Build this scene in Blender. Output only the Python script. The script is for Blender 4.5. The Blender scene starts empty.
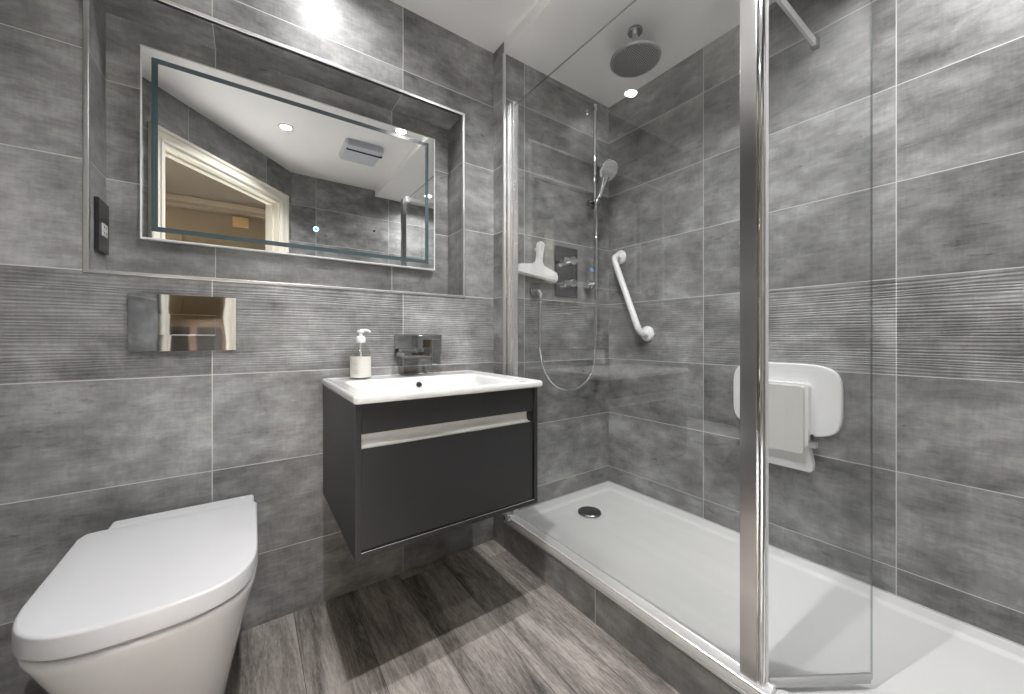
import bpy, bmesh, math, random
from mathutils import Vector, Matrix
PI = math.pi
S = bpy.context.scene
COL = S.collection

# ------------------------------------------------------------------ camera
CAMZ = 0.9445
YAW = 0.6116
cam_d = bpy.data.cameras.new('camera'); cam = bpy.data.objects.new('camera', cam_d); COL.objects.link(cam)
cam.location = (0, 0, CAMZ); cam.rotation_euler = (PI / 2, 0, -YAW)
cam_d.sensor_width = 36; cam_d.lens = 375.7 / 1024 * 36
cam_d.shift_y = -(347 - 337.33) / 1024
cam_d.clip_start = 0.02
S.camera = cam

# ------------------------------------------------------------------ view / world
S.view_settings.view_transform = 'Standard'; S.view_settings.look = 'None'
S.view_settings.gamma = 1; S.view_settings.use_curve_mapping = False
S.view_settings.exposure = 0.47
try:
    S.cycles.use_denoising = True
    S.cycles.max_bounces = 14; S.cycles.diffuse_bounces = 14; S.cycles.glossy_bounces = 8
    S.cycles.transparent_max_bounces = 24; S.cycles.transmission_bounces = 10
    S.cycles.sample_clamp_indirect = 12; S.cycles.caustics_reflective = False
    S.cycles.blur_glossy = 0.3
except Exception:
    pass
wd = bpy.data.worlds.new('world'); S.world = wd; wd.use_nodes = True
wd.node_tree.nodes['Background'].inputs[0].default_value = (0.5, 0.5, 0.52, 1)
wd.node_tree.nodes['Background'].inputs[1].default_value = 0.05

# ------------------------------------------------------------------ dimensions (metres, from the calibrated photo)
YW, YS = 1.4858, 1.3976          # vanity wall, shower end wall
XP, XR = 0.9368, 1.6351          # pier / riser face, shower side wall
ZC, ZD = 2.2174, 2.2700          # shower ceiling, room ceiling
ZB, PV = 0.8283, 0.2974          # ribbed course bottom, course height
ZT = 0.1466                      # tray rim
YB = -0.2904                     # wall behind the shower
XL = -0.80                       # left wall
NX0, NX1, NZ0, NZ1, NY = -0.3525, 0.7755, 1.1257, 1.925, 1.63
YM = 1.60                        # mirror face
A0 = Vector((0.2815, -0.2904)); AD = Vector((0.64837, -0.76133)); AN = Vector((0.76133, 0.64837))
LIGHTS = [(0.233, 1.298, ZD), (0.193, 0.444, ZD), (0.802, 0.815, ZD), (1.322, 0.0, ZC)]
POWER = [1.9, 9.0, 7.5, 5.8]
SPREAD = [150, 130, 130, 145]
HALL_POWER = 9.0
HALL_FILL = [(-0.50, -0.62, 54.0), (0.05, -1.10, 54.0)]

# ------------------------------------------------------------------ node helpers
def mat(name):
    m = bpy.data.materials.new(name); m.use_nodes = True
    nt = m.node_tree; nt.nodes.clear()
    out = nt.nodes.new('ShaderNodeOutputMaterial')
    return m, nt, out
def N(nt, t, **kw):
    n = nt.nodes.new('ShaderNode' + t)
    for k, v in kw.items():
        if k.startswith('i_'):
            n.inputs[int(k[2:])].default_value = v
        else:
            setattr(n, k, v)
    return n
def L(nt, a, ai, b, bi): nt.links.new(a.outputs[ai], b.inputs[bi])
def math_n(nt, op, a, b=None, clamp=False):
    n = N(nt, 'Math', operation=op); n.use_clamp = clamp
    for i, v in enumerate((a, b)):
        if v is None: continue
        if isinstance(v, (int, float)): n.inputs[i].default_value = v
        else: nt.links.new(v, n.inputs[i])
    return n.outputs[0]
def princ(name, col, rough=0.5, metal=0.0, spec=0.5, coat=0.0, noise=0.0, nscale=20, bump=0.0, rvar=0.0, stretch=None, emis=None):
    m, nt, out = mat(name)
    b = N(nt, 'BsdfPrincipled')
    b.inputs['Base Color'].default_value = (*col, 1); b.inputs['Roughness'].default_value = rough
    b.inputs['Metallic'].default_value = metal; b.inputs['Specular IOR Level'].default_value = spec
    b.inputs['Coat Weight'].default_value = coat
    if emis: b.inputs['Emission Color'].default_value = (*emis[0], 1); b.inputs['Emission Strength'].default_value = emis[1]
    tc = N(nt, 'TexCoord'); mp = N(nt, 'Mapping'); L(nt, tc, 'Object', mp, 0)
    if stretch: mp.inputs['Scale'].default_value = stretch
    nz = N(nt, 'TexNoise'); nz.inputs['Scale'].default_value = nscale; nz.inputs['Detail'].default_value = 4; L(nt, mp, 0, nz, 0)
    cr = N(nt, 'MapRange'); cr.inputs[1].default_value = 0.3; cr.inputs[2].default_value = 0.7
    cr.inputs[3].default_value = 1 - noise; cr.inputs[4].default_value = 1 + noise * .5; L(nt, nz, 0, cr, 0)
    mx = N(nt, 'Mix', data_type='RGBA', blend_type='MULTIPLY'); mx.inputs[0].default_value = 1
    mx.inputs[6].default_value = (*col, 1); L(nt, cr, 0, mx, 7); L(nt, mx, 2, b, 'Base Color')
    if rvar:
        rr = N(nt, 'MapRange'); rr.inputs[3].default_value = max(0, rough - rvar); rr.inputs[4].default_value = rough + rvar
        L(nt, nz, 0, rr, 0); L(nt, rr, 0, b, 'Roughness')
    if bump:
        bp = N(nt, 'Bump'); bp.inputs['Strength'].default_value = bump; bp.inputs['Distance'].default_value = 0.002
        L(nt, nz, 0, bp, 'Height'); L(nt, bp, 0, b, 'Normal')
    L(nt, b, 0, out, 0)
    return m

def tile_material(name, grout=(0.62, 0.62, 0.60), tint=(1, 1, 1), joints=True, gain=1.0):
    """Concrete-look porcelain: cloudy, brushed, one random patch per tile, pale grout joints. UV in metres."""
    m, nt, out = mat(name)
    b = N(nt, 'BsdfPrincipled')
    uv = N(nt, 'UVMap'); sp = N(nt, 'SeparateXYZ'); L(nt, uv, 0, sp, 0)
    U, V = sp.outputs[0], sp.outputs[1]
    cu = math_n(nt, 'DIVIDE', U, 0.6); cv = math_n(nt, 'DIVIDE', V, PV)
    fu = math_n(nt, 'FLOOR', cu); fv = math_n(nt, 'FLOOR', cv)
    oi = N(nt, 'ObjectInfo')
    cmb = N(nt, 'CombineXYZ'); nt.links.new(fu, cmb.inputs[0]); nt.links.new(fv, cmb.inputs[1]); L(nt, oi, 'Random', cmb, 2)
    wn = N(nt, 'TexWhiteNoise', noise_dimensions='3D'); L(nt, cmb, 0, wn, 0)
    off = N(nt, 'VectorMath', operation='SCALE'); L(nt, wn, 'Color', off, 0); off.inputs['Scale'].default_value = 23
    pos = N(nt, 'VectorMath', operation='ADD'); L(nt, uv, 0, pos, 0); L(nt, off, 0, pos, 1)
    def nz(scale, detail, rough, dist, vec=(1, 1, 1), rot=0.0):
        mp = N(nt, 'Mapping'); mp.inputs['Scale'].default_value = vec; mp.inputs['Rotation'].default_value = (0, 0, rot); L(nt, pos, 0, mp, 0)
        q = N(nt, 'TexNoise'); q.inputs['Scale'].default_value = scale; q.inputs['Detail'].default_value = detail
        q.inputs['Roughness'].default_value = rough; q.inputs['Distortion'].default_value = dist; L(nt, mp, 0, q, 0)
        return q.outputs[0]
    def rng(v, a, b_, c_, d_):
        q = N(nt, 'MapRange'); q.interpolation_type = 'SMOOTHSTEP'; nt.links.new(v, q.inputs[0])
        for i_, x_ in enumerate((a, b_, c_, d_)): q.inputs[i_ + 1].default_value = x_
        return q.outputs[0]
    cloud = nz(3.2, 4, 0.5, 0.3, (1, 1.3, 1))            # broad light / dark clouds
    mid = nz(13, 7, 0.62, 0.2, (0.8, 1.3, 1), 0.1)       # worn mottling
    brush = nz(1.0, 4, 0.6, 0.1, (16, 150, 10), 0.03)    # horizontal trowel strokes
    brushv = nz(1.0, 3, 0.55, 0.1, (120, 20, 10))        # faint vertical weave
    grain = nz(240, 3, 0.6, 0.0)
    patch = math_n(nt, 'MULTIPLY', rng(nz(30, 8, 0.68, 0.4, (0.55, 1.5, 1)), 0.56, 0.72, 0.0, 1.0), rng(nz(6, 3, 0.5, 0.3), 0.46, 0.66, 0.0, 1.0))
    h = math_n(nt, 'MULTIPLY', cloud, 0.40)
    h = math_n(nt, 'ADD', h, math_n(nt, 'MULTIPLY', mid, 0.40))
    h = math_n(nt, 'ADD', h, math_n(nt, 'MULTIPLY', brush, 0.11))
    h = math_n(nt, 'ADD', h, math_n(nt, 'MULTIPLY', brushv, 0.08))
    h = math_n(nt, 'ADD', h, math_n(nt, 'MULTIPLY', grain, 0.05))
    h = math_n(nt, 'ADD', h, math_n(nt, 'MULTIPLY', math_n(nt, 'SUBTRACT', wn.outputs[0], 0.5), 0.055))
    h = math_n(nt, 'SUBTRACT', h, math_n(nt, 'MULTIPLY', patch, 0.13))
    cr = N(nt, 'ValToRGB'); nt.links.new(h, cr.inputs[0])
    e = cr.color_ramp.elements
    def c(v): return (v * gain * tint[0], v * gain * tint[1], v * gain * tint[2], 1)
    e[0].position = 0.36; e[0].color = c(0.075)
    e[1].position = 0.67; e[1].color = c(0.42)
    k = e.new(0.46); k.color = c(0.165)
    k = e.new(0.54); k.color = c(0.24)
    last = cr.outputs[0]
    hgt = h
    if joints:
        def dist(cell, size):
            fr = math_n(nt, 'FRACT', cell)
            d = math_n(nt, 'MINIMUM', fr, math_n(nt, 'SUBTRACT', 1.0, fr))
            return math_n(nt, 'MULTIPLY', d, size)
        d = math_n(nt, 'MINIMUM', dist(cu, 0.6), dist(cv, PV))
        msk = math_n(nt, 'LESS_THAN', d, 0.0013)
        mx = N(nt, 'Mix', data_type='RGBA'); nt.links.new(msk, mx.inputs[0]); nt.links.new(last, mx.inputs[6])
        mx.inputs[7].default_value = (*grout, 1); last = mx.outputs[2]
        rg = N(nt, 'MapRange'); nt.links.new(msk, rg.inputs[0]); rg.inputs[3].default_value = 0.40; rg.inputs[4].default_value = 0.8
        L(nt, rg, 0, b, 'Roughness')
    else:
        b.inputs['Roughness'].default_value = 0.4
    nt.links.new(last, b.inputs['Base Color'])
    b.inputs['Specular IOR Level'].default_value = 0.45
    bp = N(nt, 'Bump'); bp.inputs['Strength'].default_value = 0.12; bp.inputs['Distance'].default_value = 0.003
    nt.links.new(hgt, bp.inputs['Height']); L(nt, bp, 0, b, 'Normal')
    L(nt, b, 0, out, 0)
    return m

def plank_material():
    m, nt, out = mat('oak_vinyl_planks')
    b = N(nt, 'BsdfPrincipled')
    uv = N(nt, 'UVMap'); sp = N(nt, 'SeparateXYZ'); L(nt, uv, 0, sp, 0)
    U, V = sp.outputs[0], sp.outputs[1]
    W = 0.18; LN = 1.22
    cu = math_n(nt, 'DIVIDE', U, W); fu = math_n(nt, 'FLOOR', cu)
    wr = N(nt, 'TexWhiteNoise', noise_dimensions='1D'); nt.links.new(fu, wr.inputs['W'])
    vv = math_n(nt, 'ADD', V, math_n(nt, 'MULTIPLY', wr.outputs[0], LN))
    cv = math_n(nt, 'DIVIDE', vv, LN); fv = math_n(nt, 'FLOOR', cv)
    cmb = N(nt, 'CombineXYZ'); nt.links.new(fu, cmb.inputs[0]); nt.links.new(fv, cmb.inputs[1])
    wn = N(nt, 'TexWhiteNoise', noise_dimensions='3D'); L(nt, cmb, 0, wn, 0)
    off = N(nt, 'VectorMath', operation='SCALE'); L(nt, wn, 'Color', off, 0); off.inputs['Scale'].default_value = 19
    pos = N(nt, 'VectorMath', operation='ADD'); L(nt, uv, 0, pos, 0); L(nt, off, 0, pos, 1)
    # soft broad figure
    mpa = N(nt, 'Mapping'); mpa.inputs['Scale'].default_value = (10, 1.5, 1); L(nt, pos, 0, mpa, 0)
    na = N(nt, 'TexNoise'); na.inputs['Scale'].default_value = 1; na.inputs['Detail'].default_value = 4; na.inputs['Distortion'].default_value = 1.0; L(nt, mpa, 0, na, 0)
    # cathedral rings: distorted distance bands
    mpw = N(nt, 'Mapping'); mpw.inputs['Scale'].default_value = (9, 0.9, 1); L(nt, pos, 0, mpw, 0)
    wv = N(nt, 'TexNoise'); wv.inputs['Scale'].default_value = 1.3; wv.inputs['Detail'].default_value = 2; wv.inputs['Distortion'].default_value = 0.4; L(nt, mpw, 0, wv, 0)
    rings = math_n(nt, 'FRACT', math_n(nt, 'MULTIPLY', wv.outputs[0], 16))
    rings = math_n(nt, 'ABSOLUTE', math_n(nt, 'SUBTRACT', rings, 0.5))
    # fine pores
    mpb = N(nt, 'Mapping'); mpb.inputs['Scale'].default_value = (560, 60, 1); L(nt, pos, 0, mpb, 0)
    nb = N(nt, 'TexNoise'); nb.inputs['Scale'].default_value = 1; nb.inputs['Detail'].default_value = 3; nb.inputs['Distortion'].default_value = 0.3; L(nt, mpb, 0, nb, 0)
    mpc = N(nt, 'Mapping'); mpc.inputs['Scale'].default_value = (190, 22, 1); L(nt, pos, 0, mpc, 0)
    nc = N(nt, 'TexNoise'); nc.inputs['Scale'].default_value = 1; nc.inputs['Detail'].default_value = 4; L(nt, mpc, 0, nc, 0)
    h = math_n(nt, 'ADD', math_n(nt, 'MULTIPLY', na.outputs[0], 0.48), 0.035)
    h = math_n(nt, 'ADD', h, math_n(nt, 'MULTIPLY', rings, 0.11))
    h = math_n(nt, 'ADD', h, math_n(nt, 'ADD', math_n(nt, 'MULTIPLY', nb.outputs[0], 0.22), 0.04))
    h = math_n(nt, 'ADD', h, math_n(nt, 'ADD', math_n(nt, 'MULTIPLY', nc.outputs[0], 0.17), 0.025))
    h = math_n(nt, 'ADD', h, math_n(nt, 'MULTIPLY', math_n(nt, 'SUBTRACT', wn.outputs[0], 0.5), 0.08))
    cr = N(nt, 'ValToRGB'); nt.links.new(h, cr.inputs[0]); e = cr.color_ramp.elements
    e[0].position = 0.42; e[0].color = (0.07, 0.064, 0.060, 1)
    e[1].position = 0.80; e[1].color = (0.60, 0.56, 0.52, 1)
    k = e.new(0.53); k.color = (0.245, 0.222, 0.204, 1)
    k = e.new(0.64); k.color = (0.45, 0.415, 0.385, 1)
    fr = math_n(nt, 'FRACT', cu); d = math_n(nt, 'MULTIPLY', math_n(nt, 'MINIMUM', fr, math_n(nt, 'SUBTRACT', 1.0, fr)), W)
    fr2 = math_n(nt, 'FRACT', cv); d2 = math_n(nt, 'MULTIPLY', math_n(nt, 'MINIMUM', fr2, math_n(nt, 'SUBTRACT', 1.0, fr2)), LN)
    msk = math_n(nt, 'LESS_THAN', math_n(nt, 'MINIMUM', d, d2), 0.0007)
    mx = N(nt, 'Mix', data_type='RGBA'); nt.links.new(msk, mx.inputs[0]); L(nt, cr, 0, mx, 6); mx.inputs[7].default_value = (0.03, 0.026, 0.023, 1)
    L(nt, mx, 2, b, 'Base Color')
    b.inputs['Roughness'].default_value = 0.42; b.inputs['Specular IOR Level'].default_value = 0.4
    bp = N(nt, 'Bump'); bp.inputs['Strength'].default_value = 0.25; bp.inputs['Distance'].default_value = 0.001
    nt.links.new(h, bp.inputs['Height']); L(nt, bp, 0, b, 'Normal'); L(nt, b, 0, out, 0)
    return m

def glass_material(name, tint=(0.985, 0.99, 0.987), refl=1.0, base=0.06):
    """Thin architectural pane: clear body with Schlick reflection on each face."""
    m, nt, out = mat(name)
    tr = N(nt, 'BsdfTransparent'); tr.inputs[0].default_value = (*tint, 1)
    gl = N(nt, 'BsdfGlossy'); gl.inputs['Roughness'].default_value = 0.0; gl.inputs[0].default_value = (1, 1, 1, 1)
    lw = N(nt, 'LayerWeight'); lw.inputs[0].default_value = 0.5
    p = math_n(nt, 'POWER', lw.outputs['Facing'], 5.0)
    f = math_n(nt, 'ADD', math_n(nt, 'MULTIPLY', p, 0.96 * refl), base)
    mx = N(nt, 'MixShader'); nt.links.new(f, mx.inputs[0]); L(nt, tr, 0, mx, 1); L(nt, gl, 0, mx, 2); L(nt, mx, 0, out, 0)
    return m
def emis(name, col, s):
    m, nt, out = mat(name); e = N(nt, 'Emission'); e.inputs[0].default_value = (*col, 1); e.inputs[1].default_value = s
    L(nt, e, 0, out, 0); return m

M = dict(
    tile=tile_material('concrete_tile', gain=1.1),
    tile_plain=tile_material('concrete_tile_cut', joints=True, gain=0.9),
    floor=plank_material(),
    ceiling=princ('ceiling_paint', (0.90, 0.90, 0.895), 0.55, noise=0.015, nscale=3),
    chrome=princ('chrome', (0.78, 0.79, 0.80), 0.05, metal=1, noise=0.02),
    satin=princ('satin_chrome', (0.62, 0.62, 0.62), 0.17, metal=1, noise=0.03, stretch=(1, 1, .05), nscale=60),
    darkchrome=princ('dark_chrome', (0.30, 0.30, 0.31), 0.18, metal=1, noise=0.08, nscale=60),
    tapchrome=princ('tap_chrome', (0.66, 0.67, 0.68), 0.05, metal=1, noise=0.02),
    trim=princ('polished_trim', (0.86, 0.86, 0.86), 0.30, metal=1, noise=0.03),
    ceramic=princ('white_ceramic', (0.72, 0.72, 0.72), 0.10, coat=0.3, noise=0.01),
    gloss=princ('gloss_white_plastic', (0.84, 0.84, 0.85), 0.25, noise=0.01),
    plastic=princ('white_plastic', (0.61, 0.61, 0.63), 0.28, noise=0.01),
    tray=princ('white_tray_resin', (0.80, 0.80, 0.80), 0.28, noise=0.012, nscale=4),
    graphite=princ('graphite_furniture', (0.019, 0.019, 0.020), 0.38, noise=0.05, nscale=40),
    graphite_in=princ('graphite_inside', (0.012, 0.012, 0.013), 0.6),
    alu=princ('satin_aluminium', (0.66, 0.66, 0.63), 0.42, metal=0.55, noise=0.05, nscale=8),
    mirror=princ('mirror_silver', (0.90, 0.91, 0.91), 0.0, metal=1),
    frost=princ('frosted_band', (0.065, 0.092, 0.105), 0.22, noise=0.04),
    whiteframe=princ('white_frame', (0.80, 0.80, 0.79), 0.35),
    black=princ('black_plastic', (0.018, 0.018, 0.020), 0.25),
    blackmat=princ('black_rubber', (0.02, 0.02, 0.02), 0.6),
    glass=glass_material('shower_glass'),
    edge=glass_material('glass_edge', (0.52, 0.58, 0.57), 1.0, 0.10),
    clear=glass_material('clear_plastic', (0.93, 0.94, 0.93), 1.0, 0.06),
    label=princ('cream_label', (0.76, 0.74, 0.69), 0.45, noise=0.05, nscale=60, stretch=(1, 1, 8)),
    greyseat=princ('warm_grey_plastic', (0.66, 0.66, 0.64), 0.42, noise=0.01),
    fan=princ('fan_plastic', (0.58, 0.60, 0.66), 0.4),
    lens=emis('lamp_lens', (1.0, 0.98, 0.95), 60.0),
    blue=emis('blue_led', (0.12, 0.42, 1.0), 12.0),
    cream=princ('cream_gloss_paint', (0.82, 0.78, 0.68), 0.3, noise=0.01),
    hallwall=princ('hall_wall_paint', (0.22, 0.175, 0.115), 0.7, noise=0.06, nscale=2),
    hallceil=princ('hall_ceiling_paint', (0.15, 0.125, 0.09), 0.7, noise=0.03),
    hallfloor=princ('hall_bounce_floor', (0.74, 0.735, 0.73), 0.95, noise=0.05, nscale=80),  # unseen floor, made pale to bounce light onto the bathroom ceiling
    wood=princ('brown_wood', (0.10, 0.07, 0.045), 0.4, noise=0.3, nscale=8, stretch=(1, 6, 6)),
    oak=princ('honey_wood', (0.50, 0.34, 0.14), 0.4, noise=0.2, nscale=8, stretch=(1, 6, 6)),
    darkglass=princ('dark_glazing', (0.03, 0.028, 0.025), 0.08),
)

# ------------------------------------------------------------------ mesh helpers
def add_box(bm, lo, hi, bev=0.0, seg=2):
    lo, hi = Vector(lo), Vector(hi)
    r = bmesh.ops.create_cube(bm, size=1.0)
    vs = r['verts']
    c = (lo + hi) / 2; d = hi - lo
    for v in vs: v.co = Vector((v.co.x * d.x, v.co.y * d.y, v.co.z * d.z)) + c
    if bev > 0:
        es = list({e for v in vs for e in v.link_edges})
        bmesh.ops.bevel(bm, geom=es, offset=bev, segments=seg, affect='EDGES', profile=0.5, clamp_overlap=True)
def xform(bm, n0, mx):
    bm.verts.ensure_lookup_table()
    for v in list(bm.verts)[n0:]: v.co = mx @ v.co
def loft(bm, rings, cap0=True, cap1=True, closed=True):
    """rings: lists of equally many points"""
    vr = [[bm.verts.new(p) for p in r] for r in rings]
    n = len(rings[0])
    for a, b in zip(vr[:-1], vr[1:]):
        for i in range(n if closed else n - 1):
            j = (i + 1) % n
            try: bm.faces.new((a[i], a[j], b[j], b[i]))
            except ValueError: pass
    if cap0: bm.faces.new(list(reversed(vr[0])))
    if cap1: bm.faces.new(vr[-1])
    return vr
def frame_of(d):
    d = Vector(d).normalized()
    up = Vector((0, 0, 1)) if abs(d.z) < 0.95 else Vector((1, 0, 0))
    a = d.cross(up).normalized(); b = d.cross(a).normalized()
    return a, b
def add_tube(bm, pts, r, n=14, caps=True):
    pts = [Vector(p) for p in pts]
    rr = r if isinstance(r, (list, tuple)) else [r] * len(pts)
    a, b = None, None; rings = []
    for i, p in enumerate(pts):
        d = (pts[min(i + 1, len(pts) - 1)] - pts[max(i - 1, 0)]).normalized()
        if a is None: a, b = frame_of(d)
        else:
            a = (a - d * a.dot(d)).normalized(); b = d.cross(a).normalized()
        rings.append([p + (a * math.cos(2 * PI * k / n) + b * math.sin(2 * PI * k / n)) * rr[i] for k in range(n)])
    loft(bm, rings, caps, caps)
def add_cyl(bm, p0, p1, r, n=28, bev=0.0, r1=None):
    """cylinder from p0 to p1 with optional rounded rims"""
    p0, p1 = Vector(p0), Vector(p1); d = (p1 - p0); ln = d.length; d.normalize()
    r1 = r if r1 is None else r1
    a, b = frame_of(d)
    prof = [(0, r)]
    if bev > 0:
        prof = [(0, r - bev)] + [(bev - bev * math.cos(t), r - bev + bev * math.sin(t)) for t in (PI / 6, PI / 3, PI / 2)]
        q = [(ln - s, rr - r + r1) for s, rr in reversed(prof)]
        prof = prof + q
    else:
        prof = [(0, r), (ln, r1)]
    rings = [[p0 + d * s + (a * math.cos(2 * PI * k / n) + b * math.sin(2 * PI * k / n)) * rr for k in range(n)] for s, rr in prof]
    loft(bm, rings)
def add_lathe(bm, prof, c=(0, 0, 0), axis=(0, 0, 1), n=32):
    c = Vector(c); d = Vector(axis).normalized(); a, b = frame_of(d)
    rings = [[c + d * h + (a * math.cos(2 * PI * k / n) + b * math.sin(2 * PI * k / n)) * max(r, 1e-5) for k in range(n)] for r, h in prof]
    loft(bm, rings)
def rrect(x0, x1, y0, y1, r, n=6):
    """rounded rectangle, counter-clockwise, 2-D points"""
    pts = []
    for cx, cy, a0 in ((x1 - r, y1 - r, 0), (x0 + r, y1 - r, PI / 2), (x0 + r, y0 + r, PI), (x1 - r, y0 + r, 3 * PI / 2)):
        for k in range(n + 1):
            a = a0 + PI / 2 * k / n
            pts.append((cx + r * math.cos(a), cy + r * math.sin(a)))
    return pts
def smooth_path(pts, n=8):
    """Catmull-Rom through the points"""
    P = [Vector(p) for p in pts]; P = [P[0] * 2 - P[1]] + P + [P[-1] * 2 - P[-2]]
    out = []
    for i in range(1, len(P) - 2):
        for k in range(n):
            t = k / n; a, b, c, d = P[i - 1], P[i], P[i + 1], P[i + 2]
            out.append(0.5 * ((2 * b) + (c - a) * t + (2 * a - 5 * b + 4 * c - d) * t * t + (3 * b - 3 * c + d - a) * t ** 3))
    out.append(P[-2]); return out
def bez(p0, p1, p2, n=8):
    p0, p1, p2 = map(Vector, (p0, p1, p2))
    return [(1 - t) ** 2 * p0 + 2 * t * (1 - t) * p1 + t * t * p2 for t in [k / n for k in range(n + 1)]]
def obj(name, bm, m, parent=None, smooth=35, uv=None, recalc=True, mats=None):
    if recalc: bmesh.ops.recalc_face_normals(bm, faces=bm.faces)
    me = bpy.data.meshes.new(name)
    if uv is not None:
        ul = bm.loops.layers.uv.new('UVMap')
        for f in bm.faces:
            f.normal_update()
            n = f.normal
            for l in f.loops:
                l[ul].uv = uv(l.vert.co, n)
    bm.to_mesh(me); bm.free()
    for q in (mats or [m]): me.materials.append(q)
    if smooth:
        for p in me.polygons: p.use_smooth = True
        me.set_sharp_from_angle(angle=math.radians(smooth))
    o = bpy.data.objects.new(name, me); COL.objects.link(o)
    if smooth and len(me.polygons) < 1500:
        wm = o.modifiers.new('weighted_normals', 'WEIGHTED_NORMAL'); wm.keep_sharp = True; wm.weight = 80
    if parent is not None:
        o.parent = parent
        o.matrix_parent_inverse = Matrix.Translation(-Vector(parent.location)) if not any(parent.rotation_euler) else Matrix.Identity(4)
    return o
def thing(name, label, cat, loc=(0, 0, 0), group=None, rotz=0):
    o = bpy.data.objects.new(name, None); COL.objects.link(o); o.location = loc
    o.rotation_euler = (0, 0, rotz); o.empty_display_size = 0.05
    o['label'] = label; o['category'] = cat
    if group: o['group'] = group
    return o
def tag(o, label, cat, group=None):
    o['label'] = label; o['category'] = cat
    if group: o['group'] = group
    return o
def struct(name, bm, m, label=None, cat=None, **kw):
    o = obj(name, bm, m, **kw); o['kind'] = 'structure'
    if label: o['label'] = label
    if cat: o['category'] = cat
    return o
B = bmesh.new

# ------------------------------------------------------------------ ribbed course profile
rnd = random.Random(7)
RIB = [(ZB, 0.0)]
z = ZB + 0.003
while z < ZB + PV - 0.014:
    w = rnd.uniform(0.0060, 0.0125); dep = rnd.uniform(0.0004, 0.0011)
    RIB += [(z, 0.0), (z + w * .22, -dep), (z + w * .38, -dep * .9), (z + w * .75, 0.0004)]
    z += w
RIB += [(ZB + PV - 0.003, 0.0), (ZB + PV, 0.0)]
def wall_panel(bm, P, u0, u1, z0, z1, ribbed=True):
    """P(u, z, depth) -> point. depth negative = into the tile"""
    def quad(ua, ub, za, zb_, oa=0, ob=0):
        bm.faces.new([bm.verts.new(P(ua, za, oa)), bm.verts.new(P(ub, za, oa)), bm.verts.new(P(ub, zb_, ob)), bm.verts.new(P(ua, zb_, ob))])
    if not ribbed or z1 <= ZB or z0 >= ZB + PV:
        quad(u0, u1, z0, z1); return
    if z0 < ZB: quad(u0, u1, z0, ZB)
    if z1 > ZB + PV: quad(u0, u1, ZB + PV, z1)
    n = max(1, int(round((u1 - u0) / 0.08)))
    cols = []
    for i in range(n + 1):
        u = u0 + (u1 - u0) * i / n
        col = []
        for k, (zz, o) in enumerate(RIB):
            w = 0.0 if k < 2 or k > len(RIB) - 3 else 0.0016 * math.sin(u * 9.0 + zz * 41) + 0.0011 * math.sin(u * 23 + zz * 97)
            col.append(bm.verts.new(P(u, zz + w, o)))
        cols.append(col)
    for a, b in zip(cols[:-1], cols[1:]):
        for k in range(len(RIB) - 1):
            bm.faces.new((a[k], b[k], b[k + 1], a[k + 1]))

XJ_W, YJ, XJ_S = -0.0921, 0.2681, 1.0506
def uvw(u0, v0=ZB, axis='x', vy=None):
    def f(co, n):
        if axis == 'x': u = co.x - u0
        elif axis == 'y': u = co.y - u0
        return (u + 6.0, co.z - v0 + PV * 10)
    return f

# ---- wall_back (vanity wall) with its mirror recess
bm = B()
PW = lambda u, z, o: Vector((u, YW - o, z))
wall_panel(bm, PW, XL, XP, 0, NZ0)
wall_panel(bm, PW, XL, NX0, NZ0, ZD, False)
wall_panel(bm, PW, NX1, XP, NZ0, ZD, False)
wall_panel(bm, PW, NX0, NX1, NZ1, ZD, False)
def q4(bm, *p): bm.faces.new([bm.verts.new(Vector(x)) for x in p])
q4(bm, (NX0, NY, NZ0), (NX1, NY, NZ0), (NX1, NY, NZ1), (NX0, NY, NZ1))
q4(bm, (NX0, YW, NZ0), (NX0, NY, NZ0), (NX0, NY, NZ1), (NX0, YW, NZ1))
q4(bm, (NX1, NY, NZ0), (NX1, YW, NZ0), (NX1, YW, NZ1), (NX1, NY, NZ1))
q4(bm, (NX0, YW, NZ1), (NX0, NY, NZ1), (NX1, NY, NZ1), (NX1, YW, NZ1))
q4(bm, (NX0, YW, NZ0), (NX1, YW, NZ0), (NX1, NY, NZ0), (NX0, NY, NZ0))
def uv_back(co, n):
    if abs(n.z) > .7 and co.z > 1: return (co.x - XJ_W + 6, 0.05 + (co.y - YW) + PV * 10 + (2 * PV if co.z > 1.5 else 0))
    if abs(n.x) > .7: return (co.y - YW + 0.2 + 6 * 1 + (0.6 if co.x > 0 else 0), co.z - ZB + PV * 10)
    return (co.x - XJ_W + 6, co.z - ZB + PV * 10)
struct('wall_back', bm, M['tile'], uv=uv_back, smooth=0, recalc=False)

# ---- pier return and shower end wall
bm = B()
wall_panel(bm, lambda u, z, o: Vector((XP + o * 0, u, z)), YS, YW, 0, ZD, False)
struct('wall_pier', bm, M['tile'], uv=lambda co, n: (co.y - YS + .2 + 12, co.z - ZB + PV * 10), smooth=0, recalc=False)
bm = B()
wall_panel(bm, lambda u, z, o: Vector((u, YS - o, z)), XP, XR, 0, ZD)
struct('wall_shower_end', bm, M['tile'], uv=uvw(XJ_S), smooth=0, recalc=False)
# ---- shower side wall
bm = B()
wall_panel(bm, lambda u, z, o: Vector((XR - o, u, z)), YB, YS, 0, ZD)
struct('wall_right', bm, M['tile'], uv=uvw(YJ, axis='y'), smooth=0, recalc=False)
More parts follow.
